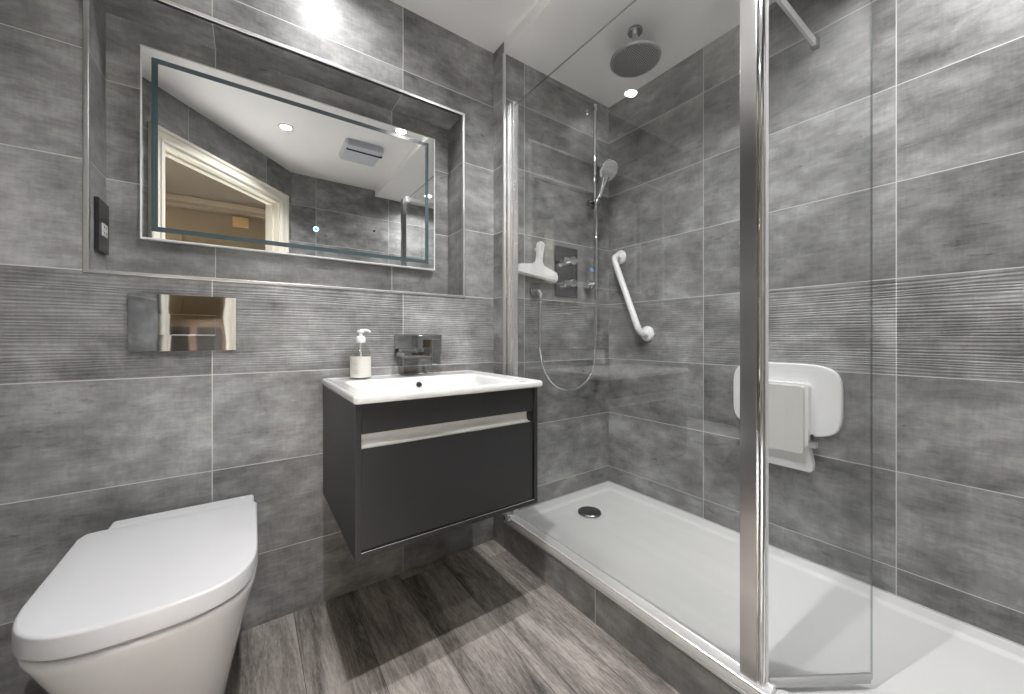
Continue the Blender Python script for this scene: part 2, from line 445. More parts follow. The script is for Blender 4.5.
# ---- wall behind the shower entrance, left wall
bm = B()
wall_panel(bm, lambda u, z, o: Vector((u, YB, z)), A0.x, XR, 0, ZD, False)
struct('wall_front', bm, M['tile'], uv=uvw(0.459), smooth=0, recalc=False)
YA = A0.y + AD.y * ((XL - A0.x) / AD.x)
bm = B()
wall_panel(bm, lambda u, z, o: Vector((XL, u, z)), YA - 0.02, YW, 0, ZD, False)
struct('wall_left', bm, M['tile'], uv=uvw(0.9, axis='y'), smooth=0, recalc=False)

# ---- angled door wall (slab with the doorway) in local coordinates: x along the wall, y = room side
AROT = math.atan2(AD.y, AD.x)
AMX = Matrix.Translation((A0.x, A0.y, 0)) @ Matrix.Rotation(AROT, 4, 'Z')
TL = (XL - A0.x) / AD.x - 0.1
DT0, DT1, DH, DTH = -1.018, -0.122, 1.990, 0.11
bm = B()
add_box(bm, (TL, -DTH, 0), (DT0, 0, ZD)); add_box(bm, (DT1, -DTH, 0), (0.0, 0, ZD)); add_box(bm, (DT0, -DTH, DH), (DT1, 0, ZD))
o = struct('wall_door_side', bm, M['tile'], uv=lambda co, n: (co.x + .268 + 6, co.z - ZB + PV * 10), smooth=0, mats=[M['tile'], M['hallwall']])
for p in o.data.polygons:
    if p.normal.y < -0.7: p.material_index = 1
o.matrix_world = AMX
# door lining and moulded architrave (both faces)
def architrave(name, yface, sgn):
    prof = [(0.0, 0.0), (0.0, 0.010), (0.006, 0.015), (0.014, 0.015), (0.018, 0.011), (0.044, 0.014), (0.050, 0.020), (0.060, 0.023), (0.068, 0.020), (0.070, 0.012), (0.070, 0.0)]
    bm = B(); rings = []
    for k, (x, z, sx, sz) in enumerate(((DT0, 0, -1, 0), (DT0, DH, -1, 1), (DT1, DH, 1, 1), (DT1, 0, 1, 0))):
        rings.append([Vector((x + sx * a, yface + sgn * h, z + sz * a)) for a, h in prof])
    loft(bm, rings)
    o = struct(name, bm, M['cream'], smooth=25); o.matrix_world = AMX
architrave('trim_1', 0.0, 1); architrave('trim_2', -DTH, -1)
bm = B(); t = 0.018
add_box(bm, (DT0, -DTH, 0), (DT0 + t, 0.0, DH)); add_box(bm, (DT1 - t, -DTH, 0), (DT1, 0.0, DH)); add_box(bm, (DT0 + t, -DTH, DH - t), (DT1 - t, 0.0, DH))
add_box(bm, (DT0 + t, -DTH + .03, 0), (DT0 + t + .012, -DTH + .065, DH - t)); add_box(bm, (DT1 - t - .012, -DTH + .03, 0), (DT1 - t, -DTH + .065, DH - t)); add_box(bm, (DT0 + t, -DTH + .03, DH - t - .012), (DT1 - t, -DTH + .065, DH - t))
o = struct('trim_3', bm, M['cream'], smooth=0); o.matrix_world = AMX

# ---- floor
bm = B(); q4(bm, (XL - .02, YB - .02, 0), (XR, YB - .02, 0), (XR, YW, 0), (XL - .02, YW, 0))
struct('floor', bm, M['floor'], uv=lambda co, n: (co.x - 0.1265 + 3.6, co.y + 3), smooth=0)
# ---- ceilings: room, lower bulkhead over the shower
bm = B()
d2 = AD * TL
q4(bm, (XL - .05, YA - .2, ZD), (XL - .05, YW, ZD), (XP, YW, ZD), (XP, YB, ZD), (A0.x, YB, ZD))
q4(bm, (XP, YB, ZC), (XP, YS, ZC), (XP, YS, ZD), (XP, YB, ZD))
q4(bm, (XP, YB, ZC), (XR, YB, ZC), (XR, YS, ZC), (XP, YS, ZC))
struct('ceiling', bm, M['ceiling'], smooth=0, recalc=False)

# ---- tiled step riser under the tray
bm = B(); add_box(bm, (XP, YB, 0), (XP + .012, YS, 0.126))
struct('wall_step_riser', bm, M['tile'], uv=lambda co, n: (co.y - 0.8575 + 6, co.z + 0.04 + 20 * PV), smooth=0, label='low grey tiled riser under the shower tray', cat='step')

# ---- metal tile trims
k = 2
def trim(name, boxes, bev=0.0015):
    bm = B()
    for lo, hi in boxes: add_box(bm, lo, hi, bev)
    struct(name, bm, M['trim'], smooth=30)
tw = 0.011
trim('trim_4', [((NX0 - tw, YW - .003, NZ0), (NX0, YW + .012, NZ1 + tw)), ((NX1, YW - .003, NZ0), (NX1 + tw, YW + .012, NZ1 + tw)),
                ((NX0 - tw, YW - .003, NZ1), (NX1 + tw, YW + .012, NZ1 + tw)), ((NX0 - tw, YW - .004, NZ0 - .006), (NX1 + tw, YW + .012, NZ0 + .003))])
trim('trim_5', [((XP - .003, YS - .003, 0.15), (XP + .008, YS + .008, ZC))])
trim('trim_6', [((XP - .003, YB, 0.119), (XP + .010, YS, 0.127))], 0.001)
# pale silicone bead at the tray edge against the walls
bm = B()
add_box(bm, (XP + .03, YS - .004, ZT - .002), (XR, YS, ZT + .004), .001); add_box(bm, (XR - .004, YB, ZT - .002), (XR, YS, ZT + .004), .001)
struct('trim_7', bm, M['plastic'], smooth=30)

# ------------------------------------------------------------------ shower tray
tr = thing('shower_tray', 'long white rectangular shower tray on the tiled step, with a round waste', 'shower tray', (1.28, 0.55, 0.10))
bm = B()
x0, x1, y0, y1 = XP + .002, XR - .001, YB + .001, YS - .001
def trayring(ins, z, r):
    return [(p[0], p[1], z) for p in rrect(x0 + ins, x1 - ins, y0 + ins, y1 - ins, r, 5)]
zf = ZT - 0.010
loft(bm, [trayring(0, 0.126, .004), trayring(0, ZT - .003, .004), trayring(.003, ZT, .004), trayring(.050, ZT - .0005, .02), trayring(.056, ZT - .003, .022),
          trayring(.066, zf + .003, .026), trayring(.074, zf, .03), trayring(.20, zf - .002, .06)])
obj('tray_body', bm, M['tray'], tr)
bm = B()
dc = Vector((1.284, 1.210, zf - .0005))
add_lathe(bm, [(.066, 0), (.066, .0015), (.063, .0025), (.056, .001), (.0, .001)], dc, n=48)
obj('waste_flange', bm, M['tray'], tr)
bm = B(); add_lathe(bm, [(.053, .001), (.053, .006), (.051, .0085), (.048, .0075), (.046, .0095), (.03, .0115), (0, .0125)], dc, n=48)
obj('waste_cover', bm, M['darkchrome'], tr)

# ------------------------------------------------------------------ shower screen
XG = 0.966
sc = thing('shower_screen', 'frameless glass shower screen with tall chrome post standing on the tray edge', 'shower screen', (XG, .9, ZT))
bm = B(); add_box(bm, (XG - .003, .400, .160), (XG + .003, YS - .012, 1.972))
fxp = obj('fixed_panel', bm, M['glass'], sc, smooth=0)
bm = B(); add_box(bm, (XG - .003, .400, 1.972), (XG + .003, YS - .012, 1.9732))
obj('polished_edge', bm, M['edge'], fxp, smooth=0)
bm = B()     # bottom rail: stepped extrusion
prof = [(XP + .002, ZT), (XP + .002, ZT + .003), (XP + .005, ZT + .005), (XP + .010, ZT + .005), (XP + .012, ZT + .007), (XG - .008, ZT + .0155), (XG - .005, ZT + .0175), (XG + .005, ZT + .0175), (XG + .007, ZT + .015), (XG + .007, ZT)]
loft(bm, [[Vector((x, .352, z)) for x, z in prof], [Vector((x, YS - .002, z)) for x, z in prof]])
obj('bottom_rail', bm, princ('bright_rail', (0.84, 0.84, 0.84), 0.24, metal=0.5), sc, smooth=25)
bm = B()     # wall channel: fluted box + small end cap
add_box(bm, (XG - .013, YS - .050, ZT + .02), (XG + .013, YS - .001, 1.985), .002, 2)
add_box(bm, (XG - .0155, YS - .030, ZT + .02), (XG + .015, YS - .001, 1.985), .002, 2)
obj('wall_channel', bm, princ('bright_channel', (0.84, 0.84, 0.84), 0.26, metal=0.85), sc)
bm = B(); add_box(bm, (XP - .004, YS - .05, ZT + .0), (XG + .014, YS - .002, ZT + .020), .005, 3); add_cyl(bm, (XP + .0, YS - .035, ZT - .006), (XP + .0, YS - .035, ZT + .018), .009, bev=.003)
obj('end_cap', bm, M['trim'], sc)
bm = B()     # post: flat box with a round hinge tube on its near side
add_box(bm, (XG - .017, .3812, ZT + .004), (XG + .010, .4175, 1.990), .0012, 2)
obj('post', bm, M['satin'], sc)
bm = B()
add_cyl(bm, (XG - .0095, .3735, ZT + .002), (XG - .0095, .3735, 1.990), .0072, n=32, bev=.002)
add_box(bm, (XG - .012, .376, ZT + .006), (XG + .000, .384, 1.988), .001)
obj('hinge_tube', bm, M['chrome'], sc)
# hinged return panel
h0 = Vector((XG - .006, .3680)); h1 = Vector((1.172, .233))
hd = (h1 - h0); hl = hd.length; ha = math.atan2(hd.y, hd.x)
rp = B(); add_box(rp, (0.006, -.002, ZT + .024), (hl, .002, 1.950), 0)
hm = Matrix.Translation((h0.x, h0.y, 0)) @ Matrix.Rotation(ha, 4, 'Z'); xform(rp, 0, hm)
rpo = obj('return_panel', rp, M['glass'], sc, smooth=0)
bm = B(); add_box(bm, (0.006, -.004, ZT + .013), (hl + .001, .004, ZT + .026), .0025); add_box(bm, (0.01, -.0015, ZT + .003), (hl - .002, .0015, ZT + .014), 0); xform(bm, 0, hm)
obj('bottom_seal', bm, princ('grey_seal', (0.60, 0.61, 0.60), 0.22, metal=.3), rpo)
bm = B(); add_box(bm, (hl, -.002, ZT + .024), (hl + .001, .002, 1.950)); xform(bm, 0, hm)
obj('polished_edge', bm, M['edge'], rpo, smooth=0)
bm = B(); add_box(bm, (-.001, -.003, ZT + .01), (0.006, .003, 1.955), .001); xform(bm, 0, hm)
obj('hinge_profile', bm, princ('pale_hinge_profile', (0.80, 0.80, 0.80), 0.3, metal=.3), rpo)
# stabiliser bar to the side wall
bm = B()
add_box(bm, (XG + .005, .462, 1.958), (XR - .02, .472, 1.986), .002)
add_box(bm, (XG - .012, .410, 1.950), (XG + .016, .476, 1.990), .003)
obj('stabiliser_bar', bm, princ('bar_alloy', (.74, .74, .74), .35, metal=.6), sc)
bm = B(); add_box(bm, (XR - .026, .456, 1.954), (XR - .001, .478, 1.988), .003)
obj('wall_bracket', bm, M['darkchrome'], sc)

# ------------------------------------------------------------------ recess mirror
mi = thing('illuminated_mirror', 'wide rectangular wall mirror with frosted border line and blue touch button in tiled recess', 'mirror', (.21, NY, 1.55))
mx0, mx1, mz0, mz1 = -0.2725, 0.6940, 1.2495, 1.8450
bm = B(); add_box(bm, (mx0 + .012, YM + .004, mz0 + .012), (mx1 - .012, NY, mz1 - .012))
obj('backing_box', bm, M['whiteframe'], mi)
def ring_plate(bm, xa, xb, za, zb_, w, ya, yb):
    for lo, hi in (((xa, ya, za), (xb, yb, za + w)), ((xa, ya, zb_ - w), (xb, yb, zb_)), ((xa, ya, za + w), (xa + w, yb, zb_ - w)), ((xb - w, ya, za + w), (xb, yb, zb_ - w))):
        add_box(bm, lo, hi)
bm = B(); ring_plate(bm, mx0, mx1, mz0, mz1, .0045, YM - .001, YM + .022)
obj('frame', bm, M['whiteframe'], mi, smooth=0)
bm = B(); add_box(bm, (mx0 + .004, YM, mz0 + .004), (mx1 - .004, YM + .004, mz1 - .004))
gl = obj('mirror_glass', bm, M['mirror'], mi, smooth=0)
bm = B(); ring_plate(bm, mx0 + .025, mx1 - .031, mz0 + .0255, mz1 - .0285, .0155, YM - .0006, YM + .001)
obj('frosted_border', bm, M['frost'], gl, smooth=0)
def ring(bm, c, r0, r1, y0, y1, n=28):
    rs = []
    for r, y in ((r0, y0), (r1, y0), (r1, y1), (r0, y1)):
        rs.append([Vector((c[0] + r * math.cos(2 * PI * k / n), y, c[1] + r * math.sin(2 * PI * k / n))) for k in range(n)])
    loft(bm, rs + [rs[0]], False, False)
bm = B(); ring(bm, (.2104, 1.357), .0055, .0085, YM - .0012, YM + .001)
obj('touch_button', bm, M['blue'], gl)
bm = B(); add_cyl(bm, (.4249, YM + .001, 1.384), (.4249, YM - .0012, 1.384), .0045, n=20)
obj('sensor', bm, M['black'], gl)

# ------------------------------------------------------------------ shaver socket on the left side of the recess
sk = thing('shaver_socket', 'black wall socket with white insert on the left side of the mirror recess', 'socket', (NX0, 1.57, 1.265))
bm = B(); add_box(bm, (NX0, 1.523, 1.190), (NX0 + .010, 1.618, 1.338), .002)
obj('face_plate', bm, M['black'], sk)
bm = B(); add_box(bm, (NX0 + .0095, 1.548, 1.236), (NX0 + .0125, 1.594, 1.272), .001)
ins = obj('socket_insert', bm, M['plastic'], sk)
bm = B()
for yy, zz in ((1.561, 1.262), (1.561, 1.246), (1.581, 1.262), (1.581, 1.246)): add_cyl(bm, (NX0 + .0120, yy, zz), (NX0 + .0131, yy, zz), .0028, n=12)
obj('socket_hole', bm, M['black'], ins)

# ------------------------------------------------------------------ flush plate
fp = thing('flush_plate', 'polished chrome dual flush plate on the ribbed tiles above the toilet', 'flush plate', (-.155, YW, .985))
bm = B()   # slightly bowed polished plate
n = 24; fx0, fx1, fz0, fz1 = -.2756, -.0327, .9045, 1.0685
rows = []
for j in range(9):
    zz = fz0 + (fz1 - fz0) * j / 8
    rows.append([Vector((fx0 + (fx1 - fx0) * i / n, YW - .0100 - .0052 * (1 - (2 * i / n - 1) ** 2) - 0.00018 * math.sin(i / n * 2 * PI * 2.2 + j * .7) * math.sin(PI * j / 8), zz)) for i in range(n + 1)])
grid = [[bm.verts.new(p) for p in r] for r in rows]
back = [[bm.verts.new((p.x, YW + .002, p.z)) for p in r] for r in rows]
for j in range(8):
    for i in range(n):
        bm.faces.new((grid[j][i], grid[j][i + 1], grid[j + 1][i + 1], grid[j + 1][i]))
for i in range(n):
    bm.faces.new((grid[0][i], back[0][i], back[0][i + 1], grid[0][i + 1])); bm.faces.new((grid[8][i], grid[8][i + 1], back[8][i + 1], back[8][i]))
for j in range(8):
    bm.faces.new((grid[j][0], grid[j + 1][0], back[j + 1][0], back[j][0])); bm.faces.new((grid[j][n], back[j][n], back[j + 1][n], grid[j + 1][n]))
obj('plate', bm, M['chrome'], fp)
def plate_y(x): return YW - .0100 - .0052 * (1 - (2 * (x - fx0) / (fx1 - fx0) - 1) ** 2)
for a, b in ((-.214, -.129), (-.1275, -.083)):      # flush buttons follow the bowed face
    bm = B(); rings = []
    for k in range(9):
        x = a + (b - a) * k / 8; y = plate_y(x)
        rings.append([Vector((x, y + .002, .951)), Vector((x, y - .0010, .951)), Vector((x, y - .0014, .9518)), Vector((x, y - .0014, 1.0112)), Vector((x, y - .0010, 1.012)), Vector((x, y + .002, 1.012))])
    loft(bm, rings); obj('flush_button', bm, M['chrome'], fp)

# ------------------------------------------------------------------ toilet
to = thing('toilet', 'white back to wall toilet with closed soft edged lid under the flush plate', 'toilet', (-.165, YW, 0))
def dshape(half, length, z, back=0.0, taper=0.03, L0=.19, nn=2.9, cnt=16, cr=0.0, yoff=0):
    """D outline in local coordinates: y=0 at the wall, -length at the nose"""
    pts = []
    ys = [back + (length - L0 - back) * k / 6 for k in range(7)]
    wid = lambda y: half * (1 - taper * (y - back) / length)
    right = [(wid(y), -y) for y in ys[:-1]]
    if cr > 0:
        right = [(wid(0) - cr, -back), (wid(0) - cr * .3, -back - cr * .3 * .4), (wid(0), -back - cr)] + right[1:]
    else:
        right = [right[0], (right[0][0], right[0][1] - .001), (right[0][0], right[0][1] - .002)] + right[1:]
    w0 = wid(ys[-1])
    for k in range(cnt + 1):
        a = PI / 2 * k / cnt
        c, s = math.cos(a), math.sin(a)
        right.append((w0 * c ** (2 / nn), -(length - L0) - L0 * s ** (2 / nn)))
    pts = right + [(-x, y) for x, y in reversed(right[:-1])]
    return [Vector((x, y + yoff, z)) for x, y in pts]
LH, LL = .186, .538
bm = B()  # ceramic pan
secs = [(0.000, .116, .36, .0), (0.006, .119, .364, .0), (0.08, .130, .385, .0), (0.16, .144, .415, 0), (0.24, .158, .452, 0), (0.31, .171, .490, 0), (0.355, .180, .516, 0), (0.376, .1835, .529, 0), (0.386, .1835, .530, 0), (0.391, .179, .525, 0)]
loft(bm, [dshape(h, l, z, back=0.004, L0=.19, taper=.02) for z, h, l, _ in secs])
obj('pan', bm, M['ceramic'], to, smooth=60)
bm = B()
loft(bm, [dshape(LH - .006, LL - .012, .3905, back=.07, cr=.02, taper=.02), dshape(LH - .006, LL - .012, .399, back=.07, cr=.02, taper=.02)])
obj('seat', bm, princ('shade_gap_seat', (0.35, 0.35, 0.35), 0.5), to, smooth=60)  # grey base colour paints the shade between lid and pan
bm = B()
zt_ = .441
loft(bm, [dshape(LH - .003, LL - .003, .3985, back=.067, cr=.03, taper=.02), dshape(LH, LL, .402, back=.065, cr=.03, taper=.02), dshape(LH, LL, zt_ - .006, back=.065, cr=.03, taper=.02),
          dshape(LH - .002, LL - .002, zt_ - .002, back=.067, cr=.03, taper=.02), dshape(LH - .006, LL - .006, zt_, back=.071, cr=.03, taper=.02), dshape(LH - .05, LL - .05, zt_ + .002, back=.11, cr=.02, taper=.02, L0=.16)])
obj('lid', bm, M['plastic'], to, smooth=60)
bm = B(); add_box(bm, (-.140, -.074, .394), (.179, -.014, .441), .008, 4)
obj('hinge_cover', bm, M['plastic'], to, smooth=60)
for o in [q for q in bpy.data.objects if q.parent == to]: o.matrix_parent_inverse = Matrix.Identity(4)

# ------------------------------------------------------------------ vanity unit
vx0, vx1, vy0, vy1, vz0, vz1 = .2177, .800, .990, YW - .001, .386, .7765
va = thing('vanity_unit', 'wall hung graphite vanity unit with one drawer and silver handle strip', 'vanity unit', (.51, YW, vz0))
bm = B(); t = .0145
add_box(bm, (vx0, vy0, vz0), (vx0 + t, vy1, vz1), .0008); add_box(bm, (vx1 - t, vy0, vz0), (vx1, vy1, vz1), .0008)
add_box(bm, (vx0 + t, vy0, vz0), (vx1 - t, vy1, vz0 + t), .0008); add_box(bm, (vx0 + t, vy1 - .012, vz0 + t), (vx1 - t, vy1, vz1 - .12), .0)
cbo = obj('cabinet_body', bm, M['graphite'], va)
bm = B(); add_box(bm, (vx0 + t, vy0 + .0003, vz0 + t - .001), (vx1 - t, vy0 + .0045, vz0 + t + .0016), .0006); obj('ledge_glint_strip', bm, M['chrome'], cbo)  # bright strip added to stand in for the lit line along the ledge
bm = B(); add_box(bm, (vx0 + t + .001, vy0 + .005, .6985), (vx1 - t - .003, vy0 + .023, vz1 - .001), .001)
obj('top_panel', bm, M['graphite'], va)
bm = B(); add_box(bm, (vx0 + t + .001, vy0 + .005, vz0 + t + .003), (vx1 - t - .003, vy0 + .023, .6605), .001)
dr = obj('drawer_front', bm, M['graphite'], va)
bm = B()  # recessed aluminium pull strip, one long extrusion
pf = [(vy0 + .006, .6615), (vy0 + .0045, .6640), (vy0 + .007, .6650), (vy0 + .016, .6660), (vy0 + .0215, .672), (vy0 + .023, .684), (vy0 + .022, .6965), (vy0 + .026, .6965), (vy0 + .027, .684), (vy0 + .025, .668), (vy0 + .018, .6615)]
xa, xb = vx0 + t + .001, vx1 - t - .015
loft(bm, [[Vector((xa, y, z)) for y, z in pf], [Vector((xb, y, z)) for y, z in pf]])
obj('handle_strip', bm, M['alu'], dr, smooth=40)
bm = B(); add_box(bm, (xb, vy0 + .012, .6615), (vx1 - t - .001, vy0 + .028, .6975)); obj('handle_end_block', bm, M['graphite_in'], dr, smooth=0)
bm = B(); add_box(bm, (vx0 + t + .002, vy0 + .03, vz0 + t + .002), (vx1 - t - .002, vy0 + .034, vz1 - .03)); 
obj('drawer_box', bm, M['graphite_in'], va)

# ------------------------------------------------------------------ basin
ba = thing('washbasin', 'white ceramic inset basin with thin rim on top of the graphite vanity unit', 'basin', (.51, 1.23, vz1))
bx0, bx1, by0, by1 = .2120, .817, .976, YW - .001
zt2 = .7990
def br(ins, z, r=.012, box=None):
    a = box or (bx0 + ins, bx1 - ins, by0 + ins, by1 - ins)
    return [Vector((p[0], p[1], z)) for p in rrect(*a, r, 6)]
bowl = (.262, .764, 1.022, 1.372)
def bo(g, z, r): return br(0, z, r, (bowl[0] + g, bowl[1] - g, bowl[2] + g, bowl[3] - g * .7))
bm = B()
loft(bm, [br(.020, .7778, .010), br(.004, .7775, .010), br(.001, .7800, .012), br(0, .785, .012), br(.0005, .7935, .013), br(.003, .7978, .014), br(.007, zt2, .016), br(.012, zt2 - .0006, .018), br(.022, zt2 - .0035, .02),
          bo(-.006, zt2 - .0042, .035), bo(0, zt2 - .0062, .038), bo(.006, zt2 - .012, .04), bo(.012, zt2 - .03, .045), bo(.025, .735, .05), bo(.05, .712, .06), bo(.09, .703, .06), bo(.14, .699, .03)], cap0=False)
obj('basin_body', bm, M['ceramic'], ba, smooth=60)
bm = B()  # overflow ring on the rear slope
oc = Vector((.5270, 1.3635, .7655)); ax = Vector((0, -1, .28)).normalized()
add_lathe(bm, [(.0105, 0), (.0115, .002), (.0105, .0035), (.008, .003), (.0075, .001), (0, .001)], oc, ax, 24)
ovr = obj('overflow_ring', bm, M['darkchrome'], ba)
bm = B(); add_lathe(bm, [(.0078, 0), (.0078, .0016), (0, .0018)], oc, ax, 24); obj('overflow_hole', bm, M['black'], ovr)
bm = B(); add_lathe(bm, [(.032, 0), (.032, .003), (.026, .006), (0, .0065)], (.513, 1.20, .699), n=32)
obj('waste_plug', bm, M['chrome'], ba)

# ------------------------------------------------------------------ basin mixer (wall mounted)
mxr = thing('basin_mixer', 'chrome wall mounted waterfall mixer with square lever above the basin', 'tap', (.57, YW, .91))
bm = B(); add_box(bm, (.4715, YW - .007, .8695), (.672, YW + .001, .9545), .002)
obj('back_plate', bm, M['tapchrome'], mxr)
bm = B()
add_box(bm, (.476, 1.372, .8700), (.580, YW - .006, .8765), .001)
add_box(bm, (.476, 1.378, .8760), (.479, YW - .006, .886), .0006); add_box(bm, (.577, 1.378, .8760), (.580, YW - .006, .886), .0006)
add_box(bm, (.480, 1.44, .884), (.576, YW - .006, .900), .0006)
obj('spout', bm, M['tapchrome'], mxr)
bm = B(); add_box(bm, (.606, YW - .050, .900), (.644, YW - .006, .936), .002)
lv = obj('lever_body', bm, M['tapchrome'], mxr)
bm = B(); add_box(bm, (.606, YW - .061, .832), (.643, YW - .051, .937), .002)
obj('lever', bm, M['tapchrome'], lv)

# ------------------------------------------------------------------ soap bottle
so = thing('soap_dispenser', 'clear pump soap bottle with cream label standing on the basin', 'soap dispenser', (.334, 1.436, zt2 - .003))
bc = Vector((.334, 1.436, zt2 - .002))
bm = B(); add_lathe(bm, [(.032, 0), (.0345, .003), (.035, .010), (.035, .080), (.034, .092), (.028, .110), (.017, .124), (.0125, .130), (.0125, .138)], bc)
obj('bottle', bm, M['clear'], so, smooth=50)
bm = B(); add_lathe(bm, [(.031, .002), (.0335, .004), (.0335, .071), (.0, .071)], bc)
obj('lotion', bm, M['label'], so, smooth=40)
bm = B(); rs = [[bc + Vector((.0358 * math.cos(2 * PI * k / 40), .0358 * math.sin(2 * PI * k / 40), h)) for k in range(40)] for h in (.004, .078)]
rs2 = [[bc + Vector((.0353 * math.cos(2 * PI * k / 40), .0353 * math.sin(2 * PI * k / 40), h)) for k in range(40)] for h in (.078, .004)]
loft(bm, rs + rs2 + [rs[0]], False, False)
lb = obj('label', bm, M['label'], so, smooth=40)
bm = B()
for i, (a, w, zz) in enumerate(((.9, .010, .056), (.9, .006, .050), (.9, .012, .030), (.9, .012, .025), (.9, .008, .020))):
    for s in range(6):
        aa = -2.25 + (s - 3) * w / .0358 / 3
        p = bc + Vector((.0361 * math.cos(aa), .0361 * math.sin(aa), zz)); 
        add_box(bm, p - Vector((.0012, .0006, .0007)), p + Vector((.0012, .0006, .0007)))
obj('label_print', bm, princ('label_print', (.45, .42, .38), .5), lb, smooth=0)
bm = B(); add_lathe(bm, [(.016, .128), (.017, .132), (.017, .146), (.013, .151), (.0065, .152), (.0065, .163), (.011, .164), (.013, .168), (.011, .174), (0, .176)], bc)
pu = obj('pump', bm, M['gloss'], so, smooth=40)
bm = B(); add_tube(bm, [bc + Vector((0, 0, .172)), bc + Vector((.016, -.008, .173)), bc + Vector((.026, -.013, .171)), bc + Vector((.030, -.015, .166))], [.0055, .005, .0042, .0036])
obj('nozzle', bm, M['gloss'], pu, smooth=40)
bm = B(); add_tube(bm, [bc + Vector((0, 0, .136)), bc + Vector((0, 0, .10)), bc + Vector((.003, 0, .03))], .003, 8)
obj('dip_tube', bm, M['gloss'], pu)

# ------------------------------------------------------------------ thermostatic valve
vv = thing('shower_valve', 'chrome thermostatic shower valve plate with two lever controls', 'shower valve', (1.31, YS, 1.27))
bm = B(); add_box(bm, (1.236, YS - .008, 1.150), (1.388, YS + .001, 1.397), .002)
obj('valve_plate', bm, M['darkchrome'], vv)
for zz in (1.325, 1.213):
    c = Vector((1.318, YS - .006, zz))
    bm = B(); add_cyl(bm, c, c + Vector((0, -.048, 0)), .021, bev=.002)
    kb = obj('control_knob', bm, M['chrome'], vv)
    bm = B(); add_box(bm, c + Vector((-.062, -.052, -.0085)), c + Vector((.020, -.040, .0085)), .002)
    obj('knob_lever', bm, M['chrome'], kb)
    bm = B(); add_cyl(bm, c + Vector((-.058, -.046, -.003)), c + Vector((-.058, -.046, -.024)), .004, n=12, bev=.001)
    obj('stop_button', bm, M['chrome'], kb)

# ------------------------------------------------------------------ wall outlet for the hose
ho = thing('hose_outlet', 'round chrome wall elbow outlet where the shower hose starts', 'hose outlet', (1.1075, YS, 1.164))
bm = B(); add_cyl(bm, (1.1075, YS + .001, 1.164), (1.1075, YS - .012, 1.164), .029, n=36, bev=.003)
obj('flange', bm, M['darkchrome'], ho)
bm = B(); add_tube(bm, bez((1.1075, YS - .01, 1.164), (1.1075, YS - .048, 1.164), (1.1075, YS - .05, 1.130)), .011, 18)
obj('elbow', bm, M['chrome'], ho)

# ------------------------------------------------------------------ hose
hy = YS - .05
hp = smooth_path([(1.1075, hy, 1.135), (1.1040, hy, 1.06), (1.102, hy, .95), (1.107, hy, .865), (1.130, hy, .788), (1.172, hy, .735), (1.227, hy, .702), (1.300, hy, .688), (1.365, hy, .699), (1.420, hy - .005, .738), (1.446, hy - .014, .812), (1.450, hy - .022, .93), (1.449, hy - .027, 1.12), (1.447, hy - .029, 1.35), (1.446, hy - .03, 1.52), (1.446, hy - .030, 1.603)], 10)
bm = B()
rr = [.0072 + (.0007 if i % 2 else 0) for i in range(len(hp))]
add_tube(bm, hp, rr, 12)
tag(obj('shower_hose', bm, M['chrome'], smooth=60), 'long looping chrome shower hose hanging from the wall outlet', 'shower hose')

# ------------------------------------------------------------------ riser rail
RX = 1.4707; RY = YS - .050
ra = thing('shower_rail', 'tall slim chrome riser rail on the shower end wall', 'shower rail', (RX, YS, 1.68))
bm = B(); add_cyl(bm, (RX, RY, 1.195), (RX, RY, 2.150), .0095, n=24, bev=.002)
obj('rail', bm, M['chrome'], ra)
for zz in (2.128, 1.228):
    bm = B(); add_cyl(bm, (RX, YS + .001, zz), (RX, RY - .008, zz), .012, n=24, bev=.002); add_cyl(bm, (RX, YS + .001, zz), (RX, YS - .006, zz), .019, n=24, bev=.002)
    obj('rail_bracket', bm, M['chrome'], ra)
bm = B(); add_box(bm, (RX - .035, YS - .030, 1.196), (RX + .010, YS - .001, 1.232), .003); obj('lower_block', bm, M['chrome'], ra)
bm = B(); add_cyl(bm, (RX, RY, 1.610), (RX, RY, 1.662), .0185, n=24, bev=.004); add_cyl(bm, (RX - .045, RY + .005, 1.634), (RX - .012, RY, 1.634), .015, n=24, bev=.004)
sl = obj('slider', bm, M['darkchrome'], ra)
bm = B(); add_cyl(bm, (1.448, RY - .031, 1.610), (1.457, RY - .039, 1.652), .0145, n=24, bev=.002, r1=.0165); add_box(bm, (1.452, RY - .030, 1.618), (1.474, RY, 1.648), .003)
obj('handset_holder', bm, M['darkchrome'], sl)

# ------------------------------------------------------------------ hand shower
hs = thing('hand_shower', 'chrome and white hand shower resting in the rail holder', 'hand shower', (RX + .015, RY - .033, 1.60))
p0 = Vector((1.447, RY - .030, 1.605)); p1 = Vector((1.478, RY - .058, 1.742))
bm = B(); add_tube(bm, [p0, p0.lerp(p1, .3), p0.lerp(p1, .7), p1, p1 + (p1 - p0) * .12], [.0095, .0115, .0125, .016, .020], 20)
obj('handle', bm, M['chrome'], hs, smooth=60)
hc = Vector((1.497, RY - .066, 1.793)); ax = Vector((-.02, -.72, -.53)).normalized()
bm = B(); add_lathe(bm, [(.012, -.024), (.036, -.017), (.053, -.006), (.057, .002), (.0555, .007), (.052, .009), (0, .009)], hc, ax, 44)
hh = obj('spray_head', bm, M['chrome'], hs, smooth=50)
bm = B(); add_lathe(bm, [(.051, .0085), (.0505, .0105), (.045, .0115), (0, .0125)], hc, ax, 40)
obj('spray_face', bm, princ('spray_face', (.62, .63, .64), .3), hh, smooth=50)
bm = B(); a_, b_ = frame_of(ax)
